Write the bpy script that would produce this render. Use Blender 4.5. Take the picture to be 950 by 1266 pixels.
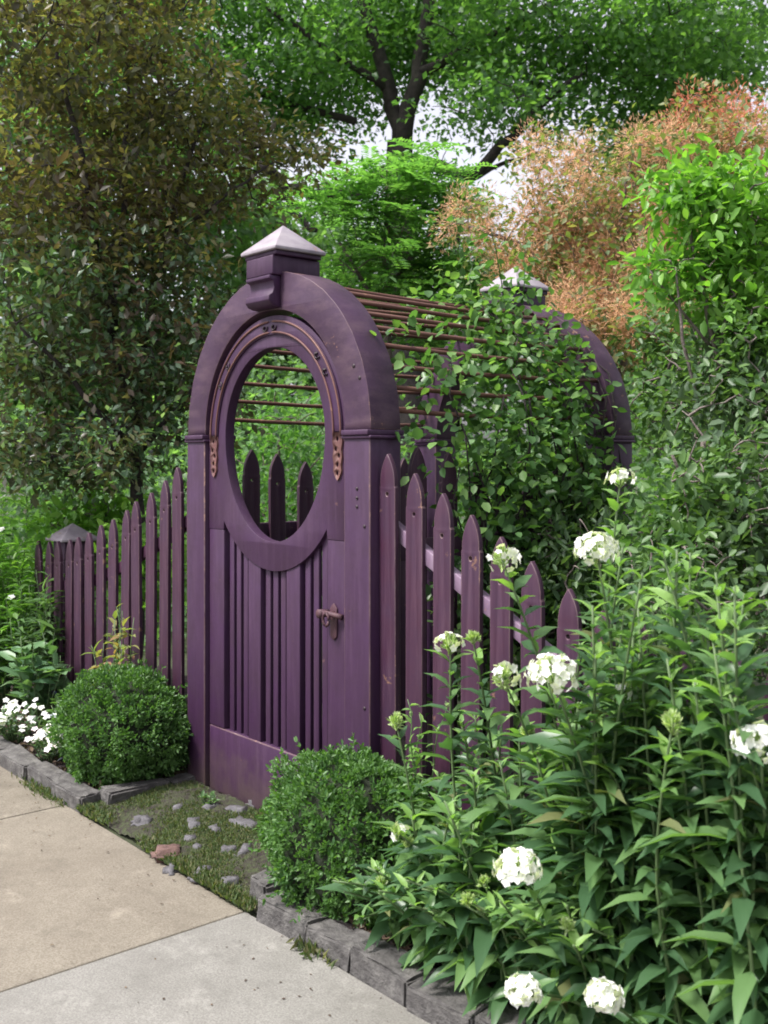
import bpy, bmesh, math, random
import numpy as np
from mathutils import Vector
from mathutils.geometry import tessellate_polygon

# ------------------------------------------------------------------ scene, camera, sky, sun
for o in list(bpy.data.objects):
    bpy.data.objects.remove(o)
sc = bpy.context.scene
C = sc.collection
R = math.radians
rng = np.random.default_rng(11)
random.seed(11)

CAM = Vector((3.678, -2.492, 1.55)); F = Vector((-.761, .648, 0)).normalized(); RT = Vector((F.y, -F.x, 0))
cd = bpy.data.cameras.new('camera'); cam = bpy.data.objects.new('camera', cd); C.objects.link(cam)
cam.location = CAM
cam.rotation_euler = F.to_track_quat('-Z', 'Y').to_euler()
cd.sensor_fit = 'VERTICAL'; cd.sensor_height = 24; cd.lens = 24 * 1300 / 1266
cd.shift_y = -65 / 1266
cd.clip_end = 500; cd.clip_start = .05
cd.dof.use_dof = True; cd.dof.focus_distance = 4.2; cd.dof.aperture_fstop = 3.2
sc.camera = cam

w = bpy.data.worlds.new('World'); sc.world = w; w.use_nodes = True
nt = w.node_tree; nt.nodes.clear()
SUN_EL, SUN_AZ = R(58), R(200)          # azimuth measured from +Y towards +X
sky = nt.nodes.new('ShaderNodeTexSky'); sky.sky_type = 'NISHITA'; sky.sun_disc = False
sky.sun_elevation = SUN_EL; sky.sun_rotation = SUN_AZ; sky.dust_density = 4; sky.air_density = 1.0
hs = nt.nodes.new('ShaderNodeHueSaturation'); hs.inputs['Saturation'].default_value = .22
tint = nt.nodes.new('ShaderNodeMix'); tint.data_type = 'RGBA'; tint.blend_type = 'MULTIPLY'
tint.inputs[0].default_value = 1; tint.inputs[7].default_value = (1.0, .97, 1.035, 1)
bg = nt.nodes.new('ShaderNodeBackground'); bg.inputs[1].default_value = .15
wo = nt.nodes.new('ShaderNodeOutputWorld')
nt.links.new(sky.outputs[0], hs.inputs['Color']); nt.links.new(hs.outputs[0], tint.inputs[6])
nt.links.new(tint.outputs[2], bg.inputs[0]); nt.links.new(bg.outputs[0], wo.inputs[0])

sl = bpy.data.lights.new('sun', 'SUN'); sl.energy = 3.0; sl.angle = R(11); sl.color = (1, .96, .9)
so = bpy.data.objects.new('sun', sl); C.objects.link(so)
sd = Vector((math.sin(SUN_AZ) * math.cos(SUN_EL), math.cos(SUN_AZ) * math.cos(SUN_EL), math.sin(SUN_EL)))
so.rotation_euler = sd.to_track_quat('Z', 'Y').to_euler(); so.location = (0, -6, 12)
vs = sc.view_settings
vs.view_transform = 'Standard'; vs.look = 'None'; vs.gamma = 1; vs.exposure = 1.05; vs.use_curve_mapping = False
sc.render.engine = 'CYCLES'
try:
    sc.cycles.filter_width = 1.8; sc.cycles.max_bounces = 6; sc.cycles.diffuse_bounces = 4; sc.cycles.transmission_bounces = 4
except Exception: pass


def at(px, py, Z):
    """world point on the garden's survey: px, py read off the photo, Z metres away along the view"""
    return CAM + F * Z + RT * ((px - 475) / 1300 * Z) + Vector((0, 0, -(py - 568) / 1300 * Z))

# ------------------------------------------------------------------ bookkeeping
def tag(o, label=None, cat=None, group=None, kind=None):
    if label: o['label'] = label
    if cat: o['category'] = cat
    if group: o['group'] = group
    if kind: o['kind'] = kind
    return o

def empty(name, loc, label, cat, group=None, rz=0):
    o = bpy.data.objects.new(name, None); C.objects.link(o)
    o.location = loc; o.rotation_euler.z = rz; o.empty_display_size = .1
    return tag(o, label, cat, group)

def copy_tree(o, parent=None):
    c = o.copy(); C.objects.link(c); c.parent = parent
    for ch in list(o.children): copy_tree(ch, c)
    return c

class MB:
    def __init__(s): s.V = []; s.F = []; s.M = []; s.n = 0
    def add(s, V, Fc, m=0):
        V = np.asarray(V, dtype=np.float64).reshape(-1, 3)
        for f in (Fc if isinstance(Fc, list) and len(Fc) and isinstance(Fc[0], np.ndarray) and Fc[0].ndim == 2 else [np.asarray(Fc)]):
            s.F.append(f + s.n); s.M.append(np.full(len(f), m))
        s.V.append(V); s.n += len(V); return s
    def poly(s, V, faces, m=0):
        by = {}
        for f in faces: by.setdefault(len(f), []).append(f)
        return s.add(V, [np.array(v) for v in by.values()], m)
    def box(s, x0, x1, y0, y1, z0, z1, m=0):
        V = [(x, y, z) for x in (x0, x1) for y in (y0, y1) for z in (z0, z1)]
        return s.add(V, np.array([(0, 1, 3, 2), (4, 6, 7, 5), (0, 4, 5, 1), (2, 3, 7, 6), (0, 2, 6, 4), (1, 5, 7, 3)]), m)
    def tube(s, P, r, n=6, m=0, cap=True):
        P = np.asarray(P, float); k = len(P)
        r = np.full(k, r) if np.isscalar(r) else np.asarray(r, float)
        T = np.gradient(P, axis=0); T /= np.linalg.norm(T, axis=1)[:, None] + 1e-9
        ref = np.array([0, 0, 1.]) if abs(T[0][2]) < .8 else np.array([1., 0, 0])
        A = np.cross(T, ref); A /= np.linalg.norm(A, axis=1)[:, None] + 1e-9
        B = np.cross(T, A)
        a = np.arange(n) * 2 * np.pi / n
        V = P[:, None] + r[:, None, None] * (np.cos(a)[None, :, None] * A[:, None] + np.sin(a)[None, :, None] * B[:, None])
        i = np.arange(k - 1)[:, None] * n; j = np.arange(n)[None]; j2 = (j + 1) % n
        Q = np.stack([i + j, i + j2, i + n + j2, i + n + j], -1).reshape(-1, 4)
        V = V.reshape(-1, 3)
        fs = [Q]
        if cap:
            c0 = len(V); V = np.vstack([V, P[0], P[-1]])
            jj = np.arange(n); e = (k - 1) * n
            fs.append(np.vstack([np.stack([jj, np.full(n, c0), (jj + 1) % n], -1),
                                 np.stack([e + jj, e + (jj + 1) % n, np.full(n, c0 + 1)], -1)]))
        return s.add(V, fs, m)
    def extrude(s, outer, holes=(), y0=0, y1=.1, m=0, axis='y', off=0):
        """prism of a polygon with holes drawn in (a, z) and pushed along the third axis"""
        loops = [list(outer)] + [list(h) for h in holes]
        flat = [p for l in loops for p in l]
        tris = tessellate_polygon([[Vector((p[0], p[1], 0)) for p in l] for l in loops])
        n = len(flat)
        def v(p, t): return (p[0], t, p[1]) if axis == 'y' else ((t, p[0], p[1]) if axis == 'x' else (p[0], p[1], t))
        V = [v(p, y0) for p in flat] + [v(p, y1) for p in flat]
        Fs = [tuple(t) for t in tris] + [tuple(i + n for i in reversed(t)) for t in tris]
        k = 0
        for l in loops:
            L = len(l)
            for i in range(L):
                a, b = k + i, k + (i + 1) % L
                Fs.append((a, b, b + n, a + n))
            k += L
        return s.poly(V, Fs, m)
    def build(s, name, mats, parent=None, smooth=False, bevel=0, fix=False, edge=False):
        if edge: mats = [mats, M['edge']]
        V = np.vstack(s.V)
        me = bpy.data.meshes.new(name)
        ls = np.concatenate([np.full(len(f), f.shape[1]) for f in s.F]); li = np.concatenate([f.ravel() for f in s.F])
        me.vertices.add(len(V)); me.vertices.foreach_set('co', V.ravel().astype(np.float32))
        me.loops.add(len(li)); me.loops.foreach_set('vertex_index', li.astype(np.int32))
        me.polygons.add(len(ls)); me.polygons.foreach_set('loop_start', (np.cumsum(ls) - ls).astype(np.int32))
        me.polygons.foreach_set('loop_total', ls.astype(np.int32))
        if not isinstance(mats, (list, tuple)): mats = [mats]
        for mt in mats: me.materials.append(mt)
        me.polygons.foreach_set('material_index', np.concatenate(s.M).astype(np.int32))
        me.update(calc_edges=True); me.validate()
        if fix or bevel:
            bm = bmesh.new(); bm.from_mesh(me); bmesh.ops.recalc_face_normals(bm, faces=bm.faces); bm.to_mesh(me); bm.free()
        if smooth: me.polygons.foreach_set('use_smooth', np.ones(len(me.polygons), bool))
        o = bpy.data.objects.new(name, me); C.objects.link(o)
        if parent is not None: o.parent = parent
        if bevel:
            b = o.modifiers.new('bevel', 'BEVEL'); b.width = bevel; b.segments = 2; b.limit_method = 'ANGLE'; b.angle_limit = R(40)
            if edge: b.material = 1
        return o

# ------------------------------------------------------------------ materials
def new_mat(name):
    m = bpy.data.materials.new(name); m.use_nodes = True
    t = m.node_tree; b = t.nodes['Principled BSDF']; return m, t, b
def N(t, k, **kw):
    n = t.nodes.new(k)
    for a, v in kw.items(): setattr(n, a, v)
    return n
def ramp(t, src, stops):
    r = N(t, 'ShaderNodeValToRGB'); e = r.color_ramp.elements
    e[0].position, e[0].color = stops[0][0], (*stops[0][1], 1); e[1].position, e[1].color = stops[-1][0], (*stops[-1][1], 1)
    for p, c in stops[1:-1]:
        x = e.new(p); x.color = (*c, 1)
    t.links.new(src, r.inputs[0]); return r
def noise(t, scale, detail=5, vec=None, rough=.6):
    n = N(t, 'ShaderNodeTexNoise'); n.inputs['Scale'].default_value = scale; n.inputs['Detail'].default_value = detail
    n.inputs['Roughness'].default_value = rough
    if vec is not None: t.links.new(vec, n.inputs['Vector'])
    return n
def mix(t, fac, a, b, mode='MIX'):
    m = N(t, 'ShaderNodeMix', data_type='RGBA', blend_type=mode)
    for i, x in ((0, fac), (6, a), (7, b)):
        if isinstance(x, (int, float)): m.inputs[i].default_value = x
        elif isinstance(x, tuple): m.inputs[i].default_value = (*x, 1)
        else: t.links.new(x, m.inputs[i])
    return m.outputs[2]
def bump(t, b, h, strength, dist=.01):
    n = N(t, 'ShaderNodeBump'); n.inputs['Strength'].default_value = strength; n.inputs['Distance'].default_value = dist
    t.links.new(h, n.inputs['Height']); t.links.new(n.outputs[0], b.inputs['Normal'])

def wood(name, base, base2, worn, rough=.55, wear=.62, grain=(40, 40, 3), bare=(.24, .13, .08)):
    m, t, b = new_mat(name)
    g = N(t, 'ShaderNodeNewGeometry'); oi = N(t, 'ShaderNodeObjectInfo')
    add = N(t, 'ShaderNodeVectorMath', operation='ADD'); t.links.new(g.outputs['Position'], add.inputs[0])
    sc_ = N(t, 'ShaderNodeVectorMath', operation='SCALE'); sc_.inputs['Scale'].default_value = 7
    comb = N(t, 'ShaderNodeCombineXYZ'); t.links.new(oi.outputs['Random'], comb.inputs[2]); t.links.new(comb.outputs[0], sc_.inputs[0])
    t.links.new(sc_.outputs[0], add.inputs[1])
    mp = N(t, 'ShaderNodeMapping'); mp.inputs['Scale'].default_value = grain; t.links.new(add.outputs[0], mp.inputs[0])
    n1 = noise(t, 1, 6, mp.outputs[0], .65)
    n2 = noise(t, 5, 6, add.outputs[0], .7); n3 = noise(t, 22, 4, add.outputs[0], .7)
    c = mix(t, ramp(t, n2.outputs[0], [(.35, (0, 0, 0)), (.65, (1, 1, 1))]).outputs[0], base, base2)
    c = mix(t, ramp(t, n1.outputs[0], [(.47, (0, 0, 0)), (.68, (.4, .4, .4))]).outputs[0], c, worn)
    mul = N(t, 'ShaderNodeMath', operation='MULTIPLY'); t.links.new(n3.outputs[0], mul.inputs[0]); t.links.new(n2.outputs[0], mul.inputs[1])
    c = mix(t, ramp(t, mul.outputs[0], [(wear * .55, (0, 0, 0)), (wear * .55 + .04, (.8, .8, .8))]).outputs[0], c, bare)
    sp = N(t, 'ShaderNodeSeparateXYZ'); t.links.new(g.outputs['Position'], sp.inputs[0])   # soil splashed on the foot of the boards
    n4 = noise(t, 9, 5, g.outputs['Position'], .75)
    su = N(t, 'ShaderNodeMath', operation='MULTIPLY_ADD'); t.links.new(n4.outputs[0], su.inputs[0]); su.inputs[1].default_value = .5; t.links.new(sp.outputs[2], su.inputs[2])
    c = mix(t, ramp(t, su.outputs[0], [(.3, (.55, .55, .55)), (.5, (0, 0, 0))]).outputs[0], c, (.085, .06, .05))
    t.links.new(c, b.inputs['Base Color'])
    t.links.new(ramp(t, n2.outputs[0], [(.3, (rough - .1,) * 3), (.7, (rough + .15,) * 3)]).outputs[0], b.inputs['Roughness'])
    b.inputs['Specular IOR Level'].default_value = .4
    bump(t, b, n1.outputs[0], .35, .004)
    return m

M = {}
M['paint'] = wood('aubergine_paint', (.038, .0125, .046), (.030, .0095, .030), (.068, .033, .070), wear=.74, bare=(.12, .06, .06))
M['paint_arch'] = wood('weathered_aubergine_paint', (.042, .0165, .044), (.029, .011, .028), (.115, .07, .085), wear=.66, grain=(5, 5, 14), bare=(.19, .10, .075))
M['paint_picket'] = wood('red_aubergine_paint', (.040, .0115, .029), (.031, .010, .031), (.085, .042, .065), wear=.68, bare=(.17, .09, .06))
M['edge'] = wood('worn_paint_edge', (.05, .022, .045), (.10, .055, .06), (.2, .15, .15), wear=.58, grain=(9, 9, 9), bare=(.22, .13, .10))
M['cap'] = wood('weathered_cap_wood', (.27, .245, .27), (.17, .145, .175), (.38, .35, .35), rough=.6, wear=.64, grain=(6, 6, 30))
M['rail'] = wood('faded_rail_paint', (.2, .14, .2), (.12, .07, .12), (.3, .24, .28), wear=.7)
M['rust'] = wood('rusted_rods', (.085, .035, .028), (.13, .06, .045), (.2, .12, .1), rough=.75, grain=(60, 4, 60))
M['tan'] = wood('worn_tan_trim', (.13, .055, .042), (.08, .032, .037), (.19, .10, .07), rough=.6, grain=(20, 20, 20))
M['iron'] = wood('rusted_iron', (.065, .026, .036), (.05, .021, .03), (.10, .05, .045), rough=.6)
m, t, b = new_mat('dark_bolt'); b.inputs['Base Color'].default_value = (.02, .01, .015, 1); b.inputs['Roughness'].default_value = .6; M['bolt'] = m

def leafmat(name, c1, c2, c3=None, trans=.35, rough=.45, patch=None, pscale=1.5, spec=.35, sat=.88, tc_=(1.5, 1.75, .6)):
    m, t, b = new_mat(name)
    if sat != 1:
        def ds(c):
            if c is None: return None
            l = .3 * c[0] + .6 * c[1] + .1 * c[2]
            return (l + (c[0] - l) * sat, l + (c[1] - l) * sat, (l + (c[2] - l) * sat) * 1.08)
        c1, c2, c3, patch = ds(c1), ds(c2), ds(c3), ds(patch)
    g = N(t, 'ShaderNodeNewGeometry')
    st = [(0, c1), (.6, c2)] + ([(1, c3)] if c3 else [(1, c2)])
    c = ramp(t, g.outputs['Random Per Island'], st).outputs[0]
    if patch:
        tc = N(t, 'ShaderNodeTexCoord'); n = noise(t, pscale, 3, tc.outputs['Object'])
        c = mix(t, ramp(t, n.outputs[0], [(.45, (0, 0, 0)), (.62, (.85, .85, .85))]).outputs[0], c, patch)
    t.links.new(c, b.inputs['Base Color']); b.inputs['Roughness'].default_value = rough
    b.inputs['Specular IOR Level'].default_value = spec
    tr = N(t, 'ShaderNodeBsdfTranslucent')
    t.links.new(mix(t, 1.0, c, tc_, 'MULTIPLY'), tr.inputs[0])
    mx = N(t, 'ShaderNodeMixShader'); mx.inputs[0].default_value = trans
    t.links.new(b.outputs[0], mx.inputs[1]); t.links.new(tr.outputs[0], mx.inputs[2])
    t.links.new(mx.outputs[0], t.nodes['Material Output'].inputs[0])
    return m
M['phlox'] = leafmat('phlox_leaf', (.042, .105, .042), (.068, .155, .052), (.13, .25, .07), .40, .34)
M['phlox_old'] = leafmat('yellowed_phlox_leaf', (.12, .15, .045), (.17, .18, .06), (.10, .14, .045), .3, .6)
M['phlox_tip'] = leafmat('phlox_young_leaf', (.12, .26, .05), (.18, .34, .06), (.22, .38, .08), .4)
M['bud'] = leafmat('phlox_bud', (.25, .38, .10), (.38, .5, .16), (.6, .66, .4), .35)
M['petal'] = leafmat('white_petal', (.62, .62, .56), (.72, .72, .69), (.78, .78, .76), .25, .6, spec=.2)
M['box'] = leafmat('boxwood_leaf', (.035, .10, .022), (.06, .15, .03), (.13, .26, .05), .35, .42, patch=(.09, .20, .04), pscale=6, sat=.9)
M['vine'] = leafmat('vine_leaf', (.045, .11, .03), (.08, .19, .045), (.20, .36, .08), .42, .36)
M['locust'] = leafmat('feathery_leaf', (.07, .18, .05), (.12, .28, .07), (.18, .37, .09), .5, .5)
M['bigtree'] = leafmat('shade_tree_leaf', (.065, .16, .05), (.11, .24, .065), (.19, .36, .09), .55, .42)
M['plum'] = leafmat('bronze_leaf', (.06, .065, .04), (.085, .10, .045), (.16, .17, .08), .4, .33, patch=(.11, .065, .045), pscale=1.1)
M['bronze'] = leafmat('olive_bronze_leaf', (.13, .12, .04), (.19, .18, .06), (.26, .19, .08), .5, .4)
M['plumgreen'] = leafmat('dull_green_leaf', (.06, .12, .06), (.10, .18, .085), (.24, .34, .22), .42, .28)
M['smokeleaf'] = leafmat('smoke_bush_leaf', (.10, .17, .05), (.17, .22, .07), (.28, .24, .10), .4, .5)
M['plume'] = leafmat('smoke_plume', (.68, .40, .25), (.78, .52, .35), (.74, .55, .32), .58, .9, spec=.05, sat=1, tc_=(1.15, 1.1, 1.05))
M['plumered'] = leafmat('red_smoke_plume', (.6, .16, .12), (.66, .28, .16), (.66, .38, .26), .5, .9, spec=.05, sat=1, tc_=(1.1, 1, 1))
M['bright'] = leafmat('bright_shrub_leaf', (.10, .25, .03), (.15, .34, .035), (.20, .38, .05), .42, .42, sat=.9)
M['mid'] = leafmat('garden_shrub_leaf', (.05, .12, .035), (.085, .18, .045), (.15, .28, .06), .38, .42, patch=(.07, .11, .06), pscale=2)
M['far'] = leafmat('far_tree_leaf', (.07, .15, .06), (.11, .22, .08), (.17, .31, .11), .5, .5)
M['hosta'] = leafmat('broad_garden_leaf', (.07, .16, .07), (.11, .22, .09), (.16, .28, .11), .3, .4)
M['reddish'] = leafmat('red_tinged_leaf', (.14, .2, .05), (.25, .28, .07), (.32, .16, .08), .4, .5)
M['silver'] = leafmat('silver_leaf', (.3, .33, .36), (.4, .42, .46), (.5, .52, .55), .2, .7)
M['blue'] = leafmat('blue_petal', (.2, .22, .6), (.28, .3, .7), None, .3, .6)
M['pinkpetal'] = leafmat('pale_pink_petal', (.75, .6, .65), (.85, .8, .8), None, .3, .6)
M['grass'] = leafmat('moss_blade', (.05, .09, .025), (.09, .13, .035), (.16, .15, .06), .3, .7)
M['litter'] = leafmat('dry_litter', (.05, .03, .02), (.09, .06, .035), (.16, .11, .06), .1, .9)
M['stem'] = leafmat('green_stem', (.06, .12, .035), (.09, .15, .045), None, .05, .5)

def plain(name, stops, scale, rough=.9, bmp=.5, bd=.02, detail=6, scale2=None, bscale=None):
    m, t, b = new_mat(name); tc = N(t, 'ShaderNodeNewGeometry')
    n = noise(t, scale, detail, tc.outputs['Position'])
    c = ramp(t, n.outputs[0], stops).outputs[0]
    t.links.new(c, b.inputs['Base Color']); b.inputs['Roughness'].default_value = rough
    h = noise(t, bscale or scale * 4, 5, tc.outputs['Position'])
    bump(t, b, h.outputs[0], bmp, bd); return m
M['bark'] = plain('dark_bark', [(.35, (.02, .016, .017)), (.65, (.05, .04, .038))], 14, bmp=.8, bd=.02)
M['barkg'] = plain('grey_bark', [(.35, (.09, .07, .065)), (.65, (.2, .17, .15))], 20, bmp=.6)
M['soil'] = plain('dark_mulch', [(.3, (.014, .009, .011)), (.7, (.05, .033, .032))], 38, bmp=1, bd=.03)
M['moss'] = plain('mossy_soil', [(.38, (.035, .026, .022)), (.5, (.05, .05, .028)), (.62, (.065, .085, .03))], 45, bmp=1, bd=.02)
M['lawn'] = plain('garden_ground', [(.3, (.02, .022, .012)), (.7, (.045, .06, .02))], 3, bmp=1)
M['granite'] = plain('granite', [(.3, (.04, .037, .036)), (.5, (.078, .074, .071)), (.72, (.14, .135, .126))], 24, rough=.85, bmp=.7, bd=.012)
M['cobble'] = plain('path_stone', [(.3, (.05, .047, .052)), (.7, (.12, .117, .125))], 30, rough=.8, bmp=.5, bd=.01)
M['brick'] = plain('red_stone', [(.3, (.08, .045, .04)), (.7, (.15, .085, .07))], 30, rough=.85, bmp=.6, bd=.01)
def concrete(name, a, bcol, speck):
    m, t, b = new_mat(name); g = N(t, 'ShaderNodeNewGeometry')
    n1 = noise(t, 2.2, 7, g.outputs['Position'], .65); n2 = noise(t, 160, 3, g.outputs['Position'], .7); n3 = noise(t, 14, 5, g.outputs['Position'], .7)
    c = mix(t, ramp(t, n1.outputs[0], [(.35, (0, 0, 0)), (.65, (1, 1, 1))]).outputs[0], a, bcol)
    c = mix(t, ramp(t, n2.outputs[0], [(.38, (.55, .55, .55)), (.6, (0, 0, 0))]).outputs[0], c, speck)
    c = mix(t, ramp(t, n3.outputs[0], [(.3, (.5, .5, .5)), (.5, (0, 0, 0))]).outputs[0], c, tuple(x * .68 for x in a))
    n4 = noise(t, .9, 8, g.outputs['Position'], .75)
    c = mix(t, ramp(t, n4.outputs[0], [(.36, (.75, .75, .75)), (.47, (0, 0, 0))]).outputs[0], c, tuple(x * .62 for x in a))
    n5 = noise(t, 3.1, 8, g.outputs['Position'], .8)
    c = mix(t, ramp(t, n5.outputs[0], [(.55, (0, 0, 0)), (.66, (.5, .5, .5))]).outputs[0], c, tuple(min(1, x * 1.35) for x in bcol))
    t.links.new(c, b.inputs['Base Color']); b.inputs['Roughness'].default_value = .9
    b.inputs['Specular IOR Level'].default_value = .25
    bump(t, b, n2.outputs[0], .35, .004); return m
M['tan_slab'] = concrete('tan_concrete', (.205, .182, .145), (.255, .23, .185), (.10, .085, .065))
M['grey_slab'] = concrete('grey_concrete', (.20, .194, .175), (.26, .254, .232), (.10, .096, .086))

# ------------------------------------------------------------------ leaves
T_SIMPLE = (np.array([(0, 0, 0), (-.5, .45, .10), (0, 1, 0), (.5, .45, .10)]), np.array([(0, 2, 1), (0, 3, 2)]))
T_OVAL = (np.array([(0, 0, 0), (-.42, .28, .08), (-.38, .66, .06), (0, 1, -.06), (.38, .66, .06), (.42, .28, .08)]),
          [np.array([(0, 3, 2, 1), (0, 5, 4, 3)])])
T_LANCE = (np.array([(0, 0, 0), (-.5, .3, .06), (0, .3, .0), (.5, .3, .06), (-.36, .65, -.03), (0, .65, -.09), (.36, .65, -.03), (0, 1, -.3)]),
           [np.array([(0, 2, 1), (0, 3, 2), (4, 5, 7), (5, 6, 7)]), np.array([(1, 2, 5, 4), (2, 3, 6, 5)])])
def unit(a): return a / (np.linalg.norm(a, axis=-1, keepdims=True) + 1e-9)
def put_leaves(mb, pos, d, n, size, width, tmpl=T_SIMPLE, m=0):
    pos = np.asarray(pos, float); k = len(pos)
    if k == 0: return
    d = unit(np.asarray(d, float)); s = unit(np.cross(d, n)); nn = np.cross(s, d)
    size = np.broadcast_to(size, (k,)); width = np.broadcast_to(width, (k,))
    TV, TF = tmpl
    V = (pos[:, None] + TV[None, :, 0, None] * (size * width)[:, None, None] * s[:, None]
         + TV[None, :, 1, None] * size[:, None, None] * d[:, None] + TV[None, :, 2, None] * size[:, None, None] * nn[:, None])
    if not isinstance(TF, list): TF = [TF]
    off = (np.arange(k) * len(TV))[:, None, None]
    mb.add(V.reshape(-1, 3), [(off + f[None]).reshape(-1, f.shape[1]) for f in TF], m)
def rnd_dir(k, up=0.): 
    v = rng.normal(size=(k, 3)); v = unit(v); v[:, 2] += up; return unit(v)
def leaf_cloud(mb, cen, spread, per, size, width, tmpl=T_SIMPLE, m=0, droop=-.1, nup=1.0, out=.6, flat=.6):
    """leaves gathered round clump centres"""
    cen = np.asarray(cen, float); k = len(cen) * per
    off = rng.normal(size=(k, 3)) * spread; off[:, 2] *= flat
    pos = np.repeat(cen, per, 0) + off
    d = unit(unit(off) * out + rnd_dir(k) * .7); d[:, 2] += droop
    n = rnd_dir(k) * .8 + np.array([0, 0, nup])
    put_leaves(mb, pos, d, n, size * rng.uniform(.65, 1.25, k), width, tmpl, m)

def in_blobs(blobs, n, shell=.55):
    """points inside a union of ellipsoids, thicker towards the outside, with noise gaps"""
    out = []
    vol = np.array([b[1][0] * b[1][1] * b[1][2] for b in blobs]) ** .7; vol /= vol.sum()
    for (c, r), v in zip(blobs, vol):
        k = max(2, int(n * v)); u = rnd_dir(k); rad = rng.uniform(shell ** 3, 1, k) ** (1 / 3) * rng.uniform(.82, 1.1, k)
        out.append(np.array(c) + u * rad[:, None] * np.array(r))
    return np.vstack(out)

def bent(a, b, k=5, amp=.08):
    a = np.array(a, float); b = np.array(b, float); L = np.linalg.norm(b - a)
    s = np.linspace(0, 1, k)[:, None]; P = a + (b - a) * s
    j = rng.normal(size=(k, 3)) * amp * L * .35; j[0] = 0; j[-1] = 0
    P = P + j; P[:, 2] += (np.sin(s[:, 0] * np.pi) * amp * L)
    return P

def twigs(mb, nodes, cen, r0=.012, m=0):
    """join every clump to the nearest limb or earlier twig"""
    nodes = [np.asarray(x, float) for x in nodes]
    A = np.vstack(nodes); cen = np.asarray(cen, float)
    d0 = np.min(np.linalg.norm(cen[:, None] - A[None], axis=2), axis=1)
    for i in np.argsort(d0):
        c = cen[i]; j = np.argmin(np.linalg.norm(A - c, axis=1)); a = A[j]
        L = np.linalg.norm(c - a)
        if L < 1e-4: continue
        P = bent(a, c, 4, .1); rr = min(r0, .004 + L * .012)
        mb.tube(P, np.linspace(rr, rr * .4, 4), 4, m, cap=False)
        A = np.vstack([A, P[1:]])

def tree(name, label, cat, base, limbs, blobs, nclump, per, size, width, spread, lm, bm, tmpl=T_SIMPLE, group=None,
         twig=.012, flat=.6, droop=-.1, shell=.5, extra=None, n_up=1.):
    """limbs: polylines of world points with start and end radius; the first is the trunk"""
    base = Vector(base); t = empty(name, base, label, cat, group); off = np.array(base)
    tb = MB(); bb = MB(); nodes = []
    for i, (P, r0, r1) in enumerate(limbs):
        P = np.asarray([tuple(p) for p in P], float)
        s = np.linspace(0, 1, max(6, len(P) * 3)); tt = np.linspace(0, 1, len(P))
        Q = np.stack([np.interp(s, tt, P[:, k]) for k in range(3)], 1)
        Q[1:-1] += rng.normal(size=Q[1:-1].shape) * r0 * .35
        (tb if i == 0 else bb).tube(Q - off, np.linspace(r0, r1, len(Q)), 8)
        nodes.append(Q[len(Q) // 3 if i == 0 else 1:])
    cen = in_blobs(blobs, nclump, shell)
    twigs(bb, nodes, cen, twig)
    if True:
        V = np.vstack(bb.V) if False else None
    # twigs were laid in world space: shift them
    for q in range(len(limbs) - 1, len(bb.V)): bb.V[q] = bb.V[q] - off
    tb.build('trunk', bm, t, smooth=True)
    if bb.V: bb.build('branches', bm, t, smooth=True)
    lb = MB(); leaf_cloud(lb, cen - off, spread, per, size, width, tmpl, 0, droop, n_up, flat=flat)
    mats = [lm]
    if extra: mats += extra(lb, cen - off)
    lb.build('crown', mats, t)
    return t

def E(p, rx, ry=None, rz=None): return (tuple(p), (rx, ry or rx, rz or rx))

# ------------------------------------------------------------------ ground
g = MB(); g.add([(-150, -150, -.012), (150, -150, -.012), (150, 150, -.012), (-150, 150, -.012)], np.array([(0, 1, 2, 3)]))
tag(g.build('ground', M['lawn']), kind='structure')
JO = [-12.61, -11.14, -9.67, -8.2, -6.73, -5.26, -3.79, -2.32, -.85, .62, 2.09, 3.56, 5.03, 6.5]
g = MB()
for i in range(len(JO) - 1):
    g.box(JO[i] + .005, JO[i + 1] - .005, -5, -.515, -.08, -.002 + .003 * (i % 3 == 0), 1 if JO[i] > .5 and JO[i] < 1 else 0)
tag(g.build('sidewalk', [M['tan_slab'], M['grey_slab']], bevel=.006), kind='structure')
def bumpy(x0, x1, y0, y1, step, zf, name, mat, kind='structure'):
    xs = np.arange(x0, x1 + step / 2, step); ys = np.arange(y0, y1 + step / 2, step)
    X, Y = np.meshgrid(xs, ys, indexing='ij'); Zz = zf(X, Y) + rng.normal(size=X.shape) * .004
    nx, ny = X.shape; i = np.arange(nx - 1)[:, None] * ny + np.arange(ny - 1)[None]
    mb = MB(); mb.add(np.stack([X, Y, Zz], -1).reshape(-1, 3), np.stack([i, i + ny, i + ny + 1, i + 1], -1).reshape(-1, 4))
    return tag(mb.build(name, mat, smooth=True), kind=kind)
wav = lambda X, Y: .012 * np.sin(X * 7 + 1) * np.sin(Y * 9) + .008 * np.sin(X * 19 + Y * 13)
bumpy(-9, -.69, -.42, 1.2, .06, lambda X, Y: .05 + wav(X, Y), 'flower_bed_soil', M['soil'])
bumpy(.69, 5, -.42, 1.2, .06, lambda X, Y: .05 + wav(X, Y), 'flower_bed_soil', M['soil'])
bumpy(-.68, .68, -.50, .0, .025, lambda X, Y: .012 + .05 * np.clip((Y + .5) / .3, 0, 1) + wav(X, Y) * .7 , 'moss_path', M['moss'])
bumpy(-.68, .68, .0, 2.0, .1, lambda X, Y: .05 + wav(X, Y), 'garden_path', M['soil'])

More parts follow.
